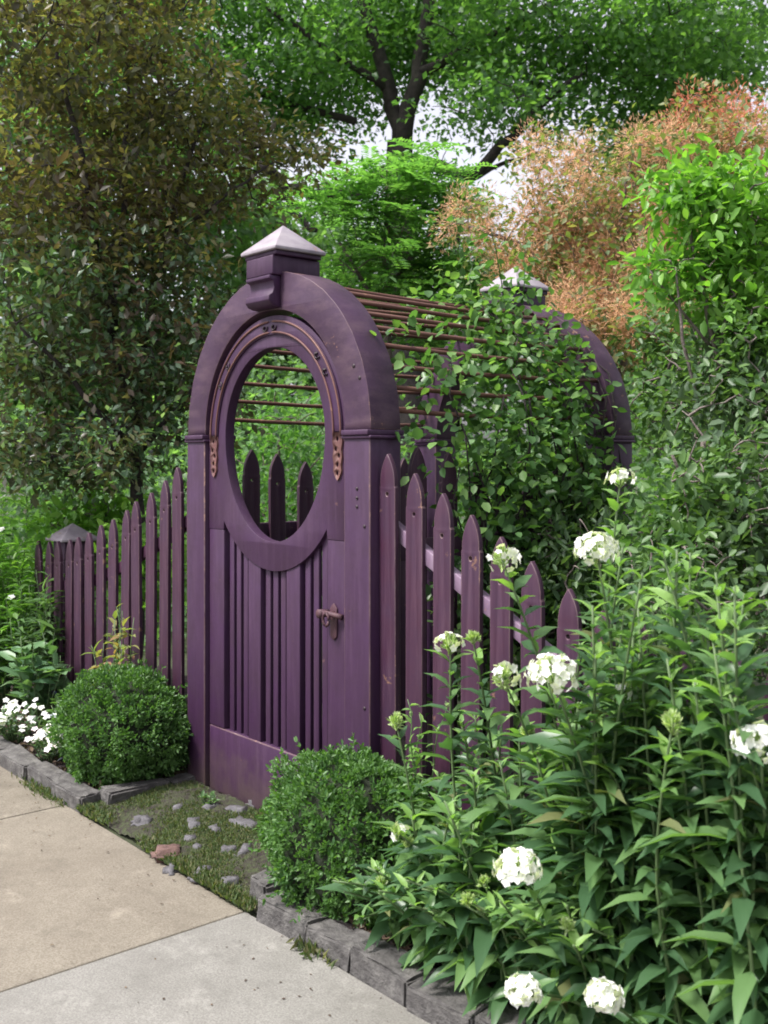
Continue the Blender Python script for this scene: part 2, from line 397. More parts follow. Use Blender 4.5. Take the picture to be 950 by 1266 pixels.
# moss blades and litter
k = 42000
px_ = rng.uniform(-.70, .66, k); py_ = rng.uniform(-.53, -.02, k)
keep = (np.sin(px_ * 8 + 1) + np.sin(py_ * 13 + px_ * 5) + rng.normal(size=k) * .5) > -.45
px_, py_ = px_[keep], py_[keep]; k = len(px_)
pz_ = .012 + .05 * np.clip((py_ + .5) / .3, 0, 1)
mb = MB(); d = rng.normal(size=(k, 3)) * .7; d[:, 2] = np.abs(d[:, 2]) + .7
put_leaves(mb, np.stack([px_, py_, pz_], 1), d, rnd_dir(k), rng.uniform(.006, .020, k) * (1 + .8 * (py_ < -.47)), .3)
tag(mb.build('moss', M['grass']), 'low green moss and grass growing between stones at gate', 'moss', kind='stuff')
k = 9000
mb = MB()
for x0, x1 in ((-5, -.7), (.7, 3.4)):
    P = np.stack([rng.uniform(x0, x1, k), rng.uniform(-.40, .3, k), np.full(k, .063)], 1)
    P[:, 2] += wav(P[:, 0], P[:, 1]); put_leaves(mb, P, rnd_dir(k) * [1, 1, .3], rnd_dir(k) + [0, 0, 1], rng.uniform(.012, .04, k), .5)
tag(mb.build('mulch', M['litter']), 'brown shredded mulch and dry leaves covering the beds', 'mulch', kind='stuff')

k = 260
P = np.stack([rng.uniform(-2.5, 2.6, k), -.53 - np.abs(rng.normal(size=k)) * .28, np.full(k, .003)], 1)
mb = MB(); put_leaves(mb, P, rnd_dir(k) * [1, 1, .12], rnd_dir(k) * .25 + [0, 0, 1], rng.uniform(.005, .016, k), .5)
tag(mb.build('leaf_litter', M['litter']), 'tiny dry leaf bits scattered on the sidewalk by the kerb', 'litter', kind='stuff')

# grass growing out of slab joints
for (x, y, n_, s_, lab) in ((1.03, -.52, 90, .05, 'small green weed tuft at the foot of the granite kerb'),
                            (-1.05, -.53, 260, .035, 'low weeds in the joint before the left kerb')):
    mb = MB(); P = np.stack([rng.normal(0, .05 if n_ < 100 else .14, n_), rng.normal(0, .02, n_), np.full(n_, 0.)], 1)
    d = rng.normal(size=(n_, 3)) * .6; d[:, 2] = np.abs(d[:, 2]) + .6
    put_leaves(mb, P, d, rnd_dir(n_), s_ * rng.uniform(.5, 1.2, n_), .25)
    o = mb.build('weed_tuft', M['grass']); o.location = (x, y, .0); tag(o, lab, 'weed')

# ------------------------------------------------------------------ kerb stones
def stone(name, L, W, H, loc, rz, mat, label, cat, group, jit=.006, bev=.008):
    bm = bmesh.new(); bmesh.ops.create_cube(bm, size=1)
    for v in bm.verts:
        v.co.x *= L; v.co.y *= W; v.co.z *= H
        if name == 'kerb_stone': v.co += Vector((random.uniform(-.006, .004) * (1 if v.co.x > 0 else -1), random.uniform(-.012, .01), random.uniform(-.012, .006)))
    bmesh.ops.bevel(bm, geom=bm.edges[:] + bm.verts[:], offset=bev, segments=2, affect='EDGES')
    bmesh.ops.subdivide_edges(bm, edges=[e for e in bm.edges if e.calc_length() > .05], cuts=3, use_grid_fill=True)
    for v in bm.verts: v.co += Vector((random.uniform(-1, 1), random.uniform(-1, 1), random.uniform(-1, 1))) * jit * .5
    me = bpy.data.meshes.new(name); bm.to_mesh(me); bm.free(); me.materials.append(mat)
    if name == 'path_stone': me.polygons.foreach_set('use_smooth', np.ones(len(me.polygons), bool))
    o = bpy.data.objects.new(name, me); C.objects.link(o); o.location = loc
    o.rotation_euler = (random.uniform(-.05, .05), random.uniform(-.04, .04), rz + random.uniform(-.04, .04))
    return tag(o, label, cat, group)
KG = 'granite blocks edging the flower beds'
LR = 'rough grey granite kerb block in the row edging the right flower bed'
ORD = ['first', 'second', 'third', 'fourth', 'fifth', 'sixth', 'seventh', 'eighth', 'ninth', 'tenth', 'eleventh']
LL = 'grey granite kerb block in the row edging the left flower bed'
x = .70
for i, L in enumerate((.27, .215, .27, .26, .3, .27, .3, .28)):
    lab = {0: 'granite kerb block nearest the mossy entry in the right row',
           2: 'brownish granite kerb block, third from the entry on the right'}.get(i, ORD[i] + ' grey granite kerb block right of the mossy entry, beside the phlox bed')
    stone('kerb_stone', L - .004, .125, .17, (x + L / 2, -.455 + random.uniform(-.008, .008), -.008 + random.uniform(-.006, .006)), 0, M['granite'], lab, 'kerb stone', KG)
    x += L
stone('kerb_stone', .15, .12, .15, (.63, -.40, .03), PI2 if False else math.pi / 2, M['granite'], 'dark square granite block turning the corner at the right of the entry', 'kerb stone', KG)
x = -.70
for i, L in enumerate((.30, .33, .36, .30, .32, .3, .34, .3, .3, .3, .3)):
    stone('kerb_stone', L - .004, .115, .15, (x - L / 2, -.46 + random.uniform(-.01, .01), -.004), 0, M['granite'],
          'granite kerb block at the corner of the left bed by the moss' if i == 0 else ORD[i] + ' grey granite kerb block left of the mossy entry', 'kerb stone', KG)
    x -= L
stone('kerb_stone', .30, .10, .12, (-.66, -.27, .03), math.pi / 2, M['granite'], 'pale granite block lying between moss and the left round bush', 'kerb stone', KG)
stone('kerb_stone', .16, .10, .11, (-.64, -.04, .03), math.pi / 2, M['granite'], 'small granite block at the foot of the left gate post', 'kerb stone', KG)
# flat stones in the moss
for (px, py, L, W_, mt, lab) in ((208, 1050, .10, .08, 'brick', 'reddish brown stone chunk in the moss beside the sidewalk'),
        (303, 1026, .13, .08, 'cobble', 'largest pale flat stone in the moss, close to the right boxwood'),
        (266, 1030, .08, .06, 'cobble', 'flat grey stone in the middle of the mossy entry'),
        (283, 1052, .08, .06, 'cobble', 'half sunken grey stone just left of the right boxwood'),
        (240, 1022, .10, .07, 'cobble', 'dull grey stone in the moss behind the reddish one'),
        (222, 1003, .09, .06, 'cobble', 'mossy grey stone near the left gate post'),
        (322, 996, .11, .08, 'cobble', 'grey stone against the foot of the gate'),
        (302, 1056, .10, .06, 'cobble', 'pale flat stone in the moss nearest the kerb corner'),
        (243, 1047, .06, .05, 'cobble', 'small grey stone just right of the reddish one'),
        (212, 1063, .07, .05, 'cobble', 'small dark stone in front of the reddish one at the sidewalk edge'),
        (178, 1012, .09, .06, 'cobble', 'stone chip in the moss nearest the left kerb corner'),
        (250, 1072, .09, .06, 'cobble', 'flat stone near the sidewalk below the small grey one'),
        (285, 1085, .08, .06, 'cobble', 'sunken stone beside the dark square kerb corner block'),
        (235, 1037, .07, .05, 'cobble', 'sunken grey stone directly above the reddish one'),
        (292, 1008, .10, .07, 'cobble', 'grey stone between the gate foot and the largest pale stone'),
        (262, 1005, .09, .06, 'cobble', 'flat stone in the moss below the gate bottom rail')):
    L *= 1.25; W_ *= 1.25; Z = 1300 * 1.51 / (py - 568); p = at(px, py, Z)
    stone('path_stone', L, W_, .05, (p.x, p.y, (.005 if mt == 'cobble' else .022) + .045 * min(1, (p.y + .5) / .3)), random.uniform(0, 3), M[mt], lab, 'stone', 'flat stones in the moss', .010, .02)

# ------------------------------------------------------------------ the arbour
ZC = 1.65; RO = .67; RI = .515; PW = RO - RI; TH = .155; YR = 1.45
arb = empty('garden_arbor', (0, 0, 0), 'aubergine wooden arbour of two round arches joined by rusty rods', 'arbor')
def arc(r, a0, a1, n=40, cz=ZC, rz=None):
    rz = rz or r
    return [(r * math.cos(a0 + (a1 - a0) * i / n), cz + rz * math.sin(a0 + (a1 - a0) * i / n)) for i in range(n + 1)]
for yy in (0, YR):
    for s in (-1, 1):
        mb = MB(); xs = sorted((s * RI, s * RO)); mb.box(xs[0], xs[1], yy, yy + TH, 0, ZC - .012)
        p = mb.build('post', M['paint'], arb, bevel=.005, edge=True)
        mb = MB(); mb.box(xs[0] - .003 - .012 * (s > 0) * 0, xs[1] + .003, yy - .014, yy + TH + .014, ZC - .009, ZC + .012)
        mb.box(xs[0] + .0 - .008, xs[1] + .014, yy - .008, yy + TH + .008, ZC - .022, ZC - .0095) if s > 0 else mb.box(xs[0] - .014, xs[1] + .008, yy - .008, yy + TH + .008, ZC - .022, ZC - .0095)
        mb.build('collar', M['paint'], p, bevel=.004)
        if yy == 0 and s == 1:
            for z, xx in ((1.44, .595), (1.405, .595), (1.372, .595), (1.30, .64), (.62, .64)):
                mb = MB(); mb.tube([(xx, -.003, z), (xx, .004, z)], .0065, 10); mb.build('bolt', M['bolt'], p)
    mb = MB(); n = 64
    # arch ring in voussoir-like boards, slightly rippled by age
    out = [(r_[0] * (1 + .002 * math.sin(i * 1.7)), ZC + .013 + (r_[1] - ZC) * (1 + .002 * math.sin(i * 2.3))) for i, r_ in enumerate(arc(RO, 0, math.pi, n))]
    inn = [(a, z + .013) for a, z in arc(RI, math.pi, 0, n)]
    mb.extrude(out + inn, (), yy + .004, yy + TH - .004)
    ar = mb.build('arch', M['paint_arch'], arb, bevel=.006, edge=True)
    if yy == 0:
        for a, r_ in ((.42, .625), (.33, .64)):
            mb = MB(); mb.tube([(r_ * math.cos(a), .002, ZC + r_ * math.sin(a)), (r_ * math.cos(a), .006, ZC + r_ * math.sin(a))], .008, 8)
            mb.build('bolt', M['bolt'], ar)
    # crown block, corbel and pyramid cap
    mb = MB(); mb.box(-.098, .098, yy - .045, yy + TH + .045, 2.312, 2.392)
    blk = mb.build('crown_block', M['paint'], arb, bevel=.005)
    mb = MB()
    prof = [(.0, 2.310), (-.056, 2.310), (-.056, 2.296), (-.036, 2.288), (-.032, 2.262), (-.040, 2.238), (-.058, 2.226), (-.060, 2.207), (-.046, 2.19), (-.022, 2.182), (0, 2.18)]
    if yy > 0: prof = [(-a, z) for a, z in prof]
    prof = [(a + yy + (TH if yy > 0 else 0) + (.003 if yy == 0 else -.003), z) for a, z in prof]
    mb.extrude(prof, (), -.088, .088, axis='x'); mb.build('corbel', M['paint'], blk, bevel=.003)
    mb = MB(); c = yy + TH / 2; hw = .13
    mb.box(-hw + .014, hw - .014, c - hw + .014, c + hw - .014, 2.393, 2.411)
    mb.build('cap_moulding', M['paint'], arb, bevel=.003)
    mb = MB(); zz = 2.412
    V = [(-hw, c - hw, zz), (hw, c - hw, zz), (hw, c + hw, zz), (-hw, c + hw, zz),
         (-hw, c - hw, zz + .014), (hw, c - hw, zz + .014), (hw, c + hw, zz + .014), (-hw, c + hw, zz + .014), (0, c, 2.545)]
    mb.poly(V, [(0, 3, 2, 1), (0, 1, 5, 4), (1, 2, 6, 5), (2, 3, 7, 6), (3, 0, 4, 7), (4, 5, 8), (5, 6, 8), (6, 7, 8), (7, 4, 8)])
    mb.build('pyramid_cap', M['cap'], arb, bevel=.003)
# rods running from arch to arch
for i in range(21):
    a = R(7) + (math.pi - R(14)) * i / 20; r_ = .635
    if abs(a - math.pi / 2) < .01: continue
    x = r_ * math.cos(a); z = ZC + .013 + r_ * math.sin(a)
    mb = MB(); mb.tube([(x, TH - .03 + (YR - TH + .06) * q, z - .012 * math.sin(q * math.pi) + random.uniform(-.003, .003)) for q in (0, .2, .4, .6, .8, 1)], .0095, 8)
    mb.build('rod', M['rust'], arb, smooth=True)

# ------------------------------------------------------------------ the gate leaf
gate = empty('garden_gate', (0, .02, 0), 'tall aubergine garden gate with oval opening and narrow vertical slats', 'gate')
GY = 0; GT = .046; GR = .505
def ell(a0, a1, n, rx, rzt, rzb):
    o = []
    for i in range(n):
        a = a0 + (a1 - a0) * i / n; s = math.sin(a)
        o.append((rx * math.cos(a), ZC + (rzt if s > 0 else rzb) * s))
    return o
oval = ell(0, 2 * math.pi, 72, .368, .372, .448)
Z2 = .10
outer = arc(GR, 0, math.pi, 48) + [(-GR, 1.235), (-.383, 1.235)] + \
        [(.505 * math.cos(a) * 1.0, ZC + .57 * math.sin(a)) for a in [math.pi + .72 + (math.pi - 1.44) * i / 24 for i in range(25)]] + [(.383, 1.235), (GR, 1.235)]
mb = MB(); mb.extrude(outer, (oval,), GY, GY + GT)
rg = mb.build('oval_frame', M['paint'], gate, bevel=.005)
for s in (-1, 1):
    mb = MB(); xs = sorted((s * .382, s * GR)); mb.box(xs[0], xs[1], GY + .001, GY + GT - .001, .34, 1.234)
    mb.build('stile', M['paint'], gate, bevel=.004)
mb = MB(); mb.box(-GR, GR, GY + .0005, GY + GT, .045, .339); mb.build('bottom_rail', M['paint'], gate, bevel=.005, edge=True)
def zr(x):   # lower edge of the oval frame
    return ZC - .57 * math.sqrt(max(0, 1 - (x / .505) ** 2)) + .03
x = -.382
seq = ['g', 's', 'g', 's', 'g', 's', 'g', 'w'] * 3; seq = seq[:-1]
gs, ss, ww = .022, .0355, .096
sc_ = (.764) / (seq.count('g') * gs + seq.count('s') * ss + seq.count('w') * ww)
for q in seq:
    wd = {'g': gs, 's': ss, 'w': ww}[q] * sc_
    if q != 'g':
        mb = MB(); top = zr(max(-.38, min(.38, x + wd / 2)))
        y0, y1 = (GY + .002, GY + GT - .006) if q == 'w' else (GY + .014, GY + .036)
        mb.box(x, x + wd, y0 + .004, y1, .337, top)
        mb.build('mullion' if q == 'w' else 'slat', M['paint'], gate, bevel=.003)
    x += wd
for z in (.40, 1.0):
    mb = MB(); mb.box(-.385, .385, GY + GT + .001, GY + GT + .014, z, z + .065); mb.build('back_brace', M['paint'], gate)
# raised moulding, tan beads, fretwork ends
mb = MB(); mb.extrude(arc(.487, .02, math.pi - .02, 48) + arc(.425, math.pi - .02, .02, 48), (), GY - .007, GY - .0005)
mb.build('moulding', M['paint'], rg, bevel=.003)
for r_ in (.480, .434):
    mb = MB(); mb.tube([(a, GY - .009, z) for a, z in arc(r_, -.02, math.pi + .02, 60)], .0048, 6)
    mb.build('bead', M['tan'], rg, smooth=True)
for a0 in (R(33), R(44), R(87), R(95), R(137), R(150)):
    mb = MB(); c_ = np.array((.456 * math.cos(a0), ZC + .456 * math.sin(a0)))
    pts = []
    for i in range(11):
        th = a0 + i * .5; rr = .003 + .0017 * i
        pts.append((c_[0] + rr * math.cos(th), GY - .011, c_[1] + rr * math.sin(th)))
    mb.tube(pts, np.linspace(.006, .003, 11), 6); mb.build('scroll', M['bolt'], rg, smooth=True)
for s in (-1, 1):
    mb = MB(); cx = s * .457
    o_ = [(cx - .026, 1.655), (cx - .032, 1.62), (cx - .024, 1.59), (cx - .03, 1.56), (cx - .022, 1.53), (cx - .026, 1.505), (cx - .012, 1.48), (cx, 1.468),
          (cx + .012, 1.48), (cx + .026, 1.505), (cx + .022, 1.53), (cx + .03, 1.56), (cx + .024, 1.59), (cx + .032, 1.62), (cx + .026, 1.655)]
    hs_ = [[(cx + ox + .0085 * math.cos(i * math.pi / 5), z + .0105 * math.sin(i * math.pi / 5)) for i in range(10)] for ox, z in ((0, 1.63), (-.009, 1.59), (.01, 1.565), (0, 1.53), (0, 1.497))]
    mb.extrude(o_, hs_, GY - .008, GY - .0005); mb.build('fretwork', M['tan'], rg)
# latch
mb = MB(); mb.extrude([(.41, .86), (.43, .845), (.45, .86), (.452, .97), (.43, .99), (.408, .97)], (), GY - .006, GY - .0005)
la = mb.build('latch', M['iron'], gate, bevel=.002)
mb = MB(); mb.tube([(.385, GY - .03, .945), (.395, GY - .032, .95), (.42, GY - .034, .952), (.45, GY - .03, .95), (.475, GY - .02, .946), (.495, GY - .012, .942)], [.013, .012, .011, .011, .011, .012], 8)
mb.tube([(.392, GY - .05, .948), (.392, GY - .001, .948)], [.018, .014], 10)
mb.tube([(.43, GY - .036, .95 + .0), (.43, GY - .001, .95)], .011, 8)
mb.tube([(.43 + .019 * math.cos(i * .6), GY - .042, .93 + .026 * math.sin(i * .6)) for i in range(11)], .006, 6)
mb.build('handle', M['iron'], la, smooth=True)

# ------------------------------------------------------------------ picket fences
def picket_mesh(h, z0, wd=.078, th=.02, hole=True):
    k = wd / 2; H = .125; pts = [(k, z0), (k, h - H)]
    pts += [(k - .004, h - H + .004)]
    for i in range(1, 7):
        s = i / 7; pts.append((k * (1 - s ** 2.4) * .94, h - H + H * s))
    pts.append((0, h)); pts += [(-a, z) for a, z in reversed(pts[:-1])]
    hl = [[(.008 * math.cos(i * math.pi / 4), h - .15 + .008 * math.sin(i * math.pi / 4)) for i in range(8)]] if hole else ()
    mb = MB(); mb.extrude(pts, hl, -th / 2, th / 2); return mb
def picket(parent, x, y, h, rz=0, wd=.088, z0=.07):
    mb = picket_mesh(h, z0, wd); o = mb.build('picket', M['paint_picket'], parent, bevel=.0025, edge=True)
    o.location = (x, y, 0); o.rotation_euler = (random.uniform(-.008, .008), random.uniform(-.008, .008), rz + random.uniform(-.02, .02)); return o
def rail(parent, pts, w_=.035, h_=.06, mat='rail'):
    mb = MB(); P = np.array(pts, float); k = len(P)
    d = P[-1] - P[0]; hor = np.array([d[0], d[1], 0]); hor /= np.linalg.norm(hor); nrm = np.array([-hor[1], hor[0], 0])
    V = np.stack([P - nrm * w_ / 2, P + nrm * w_ / 2, P + nrm * w_ / 2 + [0, 0, h_], P - nrm * w_ / 2 + [0, 0, h_]], 1).reshape(-1, 3)
    i = np.arange(k - 1)[:, None] * 4; j = np.arange(4)[None]
    Q = np.stack([i + j, i + (j + 1) % 4, i + 4 + (j + 1) % 4, i + 4 + j], -1).reshape(-1, 4)
    e = (k - 1) * 4; mb.add(V, np.vstack([Q, [(0, 3, 2, 1), (e, e + 1, e + 2, e + 3)]]))
    return mb.build('rail', M[mat], parent, bevel=.003)
HT = [1.573, 1.51, 1.446, 1.385, 1.335, 1.285, 1.23, 1.19, 1.145, 1.11, 1.085, 1.07, 1.06]
HTR = [1.573, 1.50, 1.43, 1.36, 1.295, 1.225, 1.155, 1.10, 1.07, 1.05, 1.04, 1.04, 1.04]
def fence(sgn, heights, n, label, post_x):
    f = empty('picket_fence', (sgn * RO, .06, 0), label, 'fence')
    ht = lambda i: heights[min(i, len(heights) - 1)]
    for i in range(n):
        picket(f, sgn * (.045 + .1415 * i), 0, ht(i) + random.uniform(-.005, .005))
    pts = [(sgn * .1415 * i, .03, ht(i) - .29) for i in range(n)]
    rail(f, pts, mat='rail' if sgn > 0 else 'paint_picket'); rail(f, [(p[0], .03, .28) for p in pts], mat='paint_picket')
    mb = MB(); x = sgn * (post_x - RO); y = .11; r_ = .085
    mb.box(x - r_, x + r_, y - r_ + .02, y + r_ + .02, 0, 1.06)
    po = mb.build('post', M['paint'], f, bevel=.005)
    mb = MB(); y += .02; r_ = .12; z = 1.062
    V = [(x - r_, y - r_, z), (x + r_, y - r_, z), (x + r_, y + r_, z), (x - r_, y + r_, z), (x - r_, y - r_, z + .015), (x + r_, y - r_, z + .015), (x + r_, y + r_, z + .015), (x - r_, y + r_, z + .015), (x, y, z + .105)]
    mb.poly(V, [(0, 3, 2, 1), (0, 1, 5, 4), (1, 2, 6, 5), (2, 3, 7, 6), (3, 0, 4, 7), (4, 5, 8), (5, 6, 8), (6, 7, 8), (7, 4, 8)])
    mb.build('cap', M['cap'], po, bevel=.003)
    return f
fence(-1, HT, 14, 'aubergine picket fence sweeping down left of the gate to a capped post', 2.37)
fence(1, HTR, 20, 'aubergine picket fence sweeping down right of the gate behind white phlox', 2.55)
HS = [1.60, 1.58, 1.54, 1.50, 1.49, 1.51, 1.56]
for s, lab in ((-1, 'row of pickets closing the left side of the arbour, seen through the oval'), (1, 'row of pickets closing the right side of the arbour under the vine')):
    f = empty('picket_fence', (s * .60, TH, 0), lab, 'fence')
    for i in range(7):
        picket(f, 0, .145 + .168 * i, HS[i], math.pi / 2, .092)
    rail(f, [(s * .03, .0, 1.16), (s * .03, YR - TH, 1.16)], mat='paint_picket', h_=.08); rail(f, [(s * .03, 0, .3), (s * .03, YR - TH, .3)], mat='paint_picket', h_=.08)

# ------------------------------------------------------------------ boxwoods
def boxwood(c, r, label, n=27000):
    t = empty('boxwood', (c[0], c[1], .05), label, 'shrub', 'round clipped boxwoods flanking the gate')
    rr = np.array(r); cc = np.array((0, 0, c[2] - .05))
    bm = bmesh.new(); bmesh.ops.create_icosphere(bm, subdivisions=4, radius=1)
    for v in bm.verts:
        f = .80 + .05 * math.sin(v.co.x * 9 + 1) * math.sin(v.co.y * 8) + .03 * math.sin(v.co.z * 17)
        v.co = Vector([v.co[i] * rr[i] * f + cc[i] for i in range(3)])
    me = bpy.data.meshes.new('twigs'); bm.to_mesh(me); bm.free(); me.materials.append(M['core_dark'])
    o = bpy.data.objects.new('twigs', me); C.objects.link(o); o.parent = t  # solid inner core, not separate twigs; shade between leaves is in its colour
    mb = MB(); u = rnd_dir(n)
    spr = rnd_dir(260); near = np.argmax(u @ spr.T, axis=1); sh = rng.normal(size=260) * .035
    u = unit(u + (spr[near] - u) * .2)
    wob = 1 + sh[near] + .06 * np.sin(u[:, 0] * 7 + 2) * np.sin(u[:, 1] * 6 + c[0]) + .04 * np.sin(u[:, 2] * 11 + u[:, 0] * 9) + .03 * np.sin(u[:, 1] * 23) * np.sin(u[:, 0] * 19)
    rad = wob * np.clip(1 - np.abs(rng.normal(size=n)) * .09, .7, 1) + (rng.random(n) < .04) * rng.uniform(0, .07, n)
    rad = rad * (1 + .07 * np.sin(u[:, 0] * 2.3 + c[0] * 5) + .05 * np.cos(u[:, 2] * 3.1 + u[:, 1] * 2)) 
    P = cc + u * rad[:, None] * rr
    P = P[P[:, 2] > -.02] ; u = u[:len(P)] if False else unit((P - cc) / rr)
    k = len(P)
    put_leaves(mb, P, u * .8 + rnd_dir(k) * .9 + [0, 0, .35], rnd_dir(k) * .8 + u * .4 + [0, 0, .6], rng.uniform(.011, .024, k), .55, T_OVAL)
    for q in rnd_dir(46, .4):      # stray shoots
        a = cc + q * rr * .95; Q = np.array([a + q * z for z in np.linspace(0, rng.uniform(.03, .085), 5)])
        put_leaves(mb, np.repeat(Q, 2, 0), rnd_dir(10) + q * .8, rnd_dir(10) + [0, 0, .6], .024, .5, T_OVAL)
    mb.build('foliage', M['box'], t); return t
M['core_dark'] = plain('dark_shrub_core', [(.3, (.006, .010, .004)), (.7, (.018, .028, .009))], 60)  # near-black so leaf gaps read as the bush's shaded inside
boxwood((-.93, -.19, .27), (.345, .29, .275), 'round clipped boxwood left of the gate beside small white flowers')
boxwood((.86, -.215, .225), (.345, .30, .335), 'round clipped boxwood right of the gate in front of the phlox', 31000)

# ------------------------------------------------------------------ phlox
def phlox(base, top, head, label, group=None, hs_=.05, seed=0, leafL=.13, lower=.25):
    """one flowering stem: stem, opposite lance leaves, and a head of white florets or buds"""
    base = Vector(base); top = Vector(top)
    t = empty('phlox_plant', base, label, 'plant', group)
    b_ = np.zeros(3); e = np.array(top - base); L = np.linalg.norm(e)
    s = np.linspace(0, 1, 10)[:, None]
    P = b_ + e * s; P[:, 2] += np.sin(s[:, 0] * math.pi) * .10 * np.hypot(e[0], e[1])
    P[:, :2] = e[:2] * (s ** 1.7) + np.sin(s * math.pi) * rng.normal(size=2) * .035
    mb = MB(); mb.tube(P, np.linspace(.0055, .003, 10), 5); mb.build('stem', M['stem'], t, smooth=True)
    mb = MB(); npair = int(L * (1 - lower) / .038); ph = rng.uniform(0, 6)
    for i in range(npair):
        q = lower + (1 - lower) * (i + .5) / npair
        p = np.array([np.interp(q, s[:, 0], P[:, k]) for k in range(3)])
        lf = leafL * rng.choice([.7, 1, 1, 1.15]) * (1 - .65 * max(0, (q - .72) / .28)) * rng.uniform(.8, 1.12)
        ph += math.pi / 2 + rng.normal() * .25
        up = .45 + .6 * max(0, (q - .7) / .3) - .95 * max(0, (.75 - q))
        for sgn in (0, math.pi):
            a = ph + sgn + rng.normal() * .2
            d = np.array([[math.cos(a), math.sin(a), up + rng.normal() * .18]])
            put_leaves(mb, p[None], d, np.array([[rng.normal() * .25, rng.normal() * .25, 1.]]), lf * rng.uniform(.8, 1.1), rng.uniform(.27, .36), T_LANCE, 1 if q > .87 and rng.random() < .8 else (2 if rng.random() < .025 else 0))
            if rng.random() < (.5 if q < .8 else .2):   # small axil leaves
                put_leaves(mb, p[None], d + rng.normal(size=(1, 3)) * .5, np.array([[rng.normal() * .4, rng.normal() * .4, 1.]]), lf * .5, .3, T_LANCE, 1 if rng.random() < .3 else 0)
    mb.build('leaves', [M['phlox'], M['phlox_tip'], M['phlox_old']], t)
    if head:
        tp = P[-1]; mb = MB()
        nb = 60 if head == 'bud' else (40 if head == 'half' else 18)
        u = rnd_dir(nb, .35)
        for q in u[::3]: mb.tube([tp - [0, 0, hs_ * .7], tp + q * hs_ * .6], [.0018, .0012], 4, 0)
        put_leaves(mb, tp + u * hs_ * np.array([.45, .45, .7]) - u * .012, u + [0, 0, .7], rnd_dir(nb), rng.uniform(.016, .028, nb), .3, T_OVAL, 0)
        put_leaves(mb, tp + u * hs_ * .3, u + [0, 0, .9], rnd_dir(nb), rng.uniform(.014, .024, nb), .35, T_OVAL, 0)
        hd = mb.build('flower_head' if head != 'bud' else 'bud_cluster', [M['bud']], t)
        if head != 'bud':
            mb = MB(); nf = {'full': 62, 'half': 18, 'few': 5}[head]
            lob = rnd_dir(5, .5); U = []
            for k in range(nf):
                if head == 'full':
                    zz = 1 - 1.45 * (k + .5) / nf; th = k * 2.39996; r0 = math.sqrt(max(0, 1 - zz * zz)); q = np.array([r0 * math.cos(th), r0 * math.sin(th), zz])
                    q = unit(q + rng.normal(size=3) * .12)
                else: q = unit(lob[k % 5] + rng.normal(size=3) * .5 + [0, 0, .1])
                U.append(q * (1 + .16 * max(q @ lob[0], q @ lob[1], q @ lob[2])) * rng.uniform(.85, 1.06) * [1.0, 1.0, .78])
            U = np.array(U)
            for q in U:
                c = tp + q * hs_ * .95; q = unit(q + rng.normal(size=3) * .3)
                a = unit(np.cross(q, [.3, .2, 1.])); b2 = np.cross(q, a); ph2 = rng.uniform(0, 6)
                dd = np.array([a * math.cos(ph2 + j * 1.2566) + b2 * math.sin(ph2 + j * 1.2566) + q * rng.uniform(.0, .3) for j in range(5)])
                put_leaves(mb, np.repeat(c[None], 5, 0), dd, np.repeat(q[None], 5, 0) + rng.normal(size=(5, 3)) * .1, .0135 * rng.uniform(.85, 1.15), .95, T_OVAL, 0)
            mb.build('petals', M['petal'], hd)
    return t
heads = [
    (767, 592, 2.95, 'half', .036, 'tallest white phlox, half open above the rear fence post'),
    (738, 680, 2.62, 'full', .05, 'white phlox in full bloom high up, above the fence pickets'),
    (621, 692, 2.85, 'half', .045, 'white phlox half open with green buds before the third visible fence rail'),
    (557, 797, 3.0, 'half2', .038, 'greenish white phlox opening just right of the gate beside the tall pickets'),
    (622, 838, 2.75, 'half', .042, 'loose white phlox head left of the biggest bloom'),
    (683, 836, 2.5, 'full', .058, 'largest round white phlox bloom at the middle of the bed'),
    (490, 893, 3.15, 'bud', .034, 'phlox with pale green buds above the right boxwood'),
    (832, 895, 2.3, 'bud', .035, 'phlox topped by a tight pale green bud cluster at the right'),
    (940, 922, 2.2, 'full', .052, 'white phlox bloom cut by the right edge of the view'),
    (640, 1075, 2.42, 'full', .05, 'white phlox bloom low at the front of the bed'),
    (492, 1030, 2.95, 'few', .028, 'phlox with two small white florets against the right boxwood'),
    (647, 1226, 2.42, 'full', .037, 'small round white phlox bloom lowest, beside the kerb stones'),
    (747, 1233, 2.32, 'full', .036, 'flattened white phlox bloom lowest, right of the other low one'),
    (770, 856, 2.5, 'few', .02, 'phlox with a couple of tiny white florets right of the biggest bloom'),
    (505, 1045, 3.0, 'bud', .02, 'short phlox with small buds leaning onto the right boxwood'),
    (680, 1215, 2.6, None, .02, 'short leafy phlox between the two lowest blooms'),
    (585, 790, 2.95, 'bud', .02, 'slim phlox with tiny green buds before the pickets'),
]
for px, py, Z, hd, hs_, lab in heads:
    p = at(px, py, Z)
    if hd == 'half2': hd = 'half'
    base = (p.x + random.uniform(-.08, .08), max(-.36, min(-.02, p.y + .12 + random.uniform(0, .15))), .055)
    phlox(base, p, hd, lab, None, hs_, lower=.2)
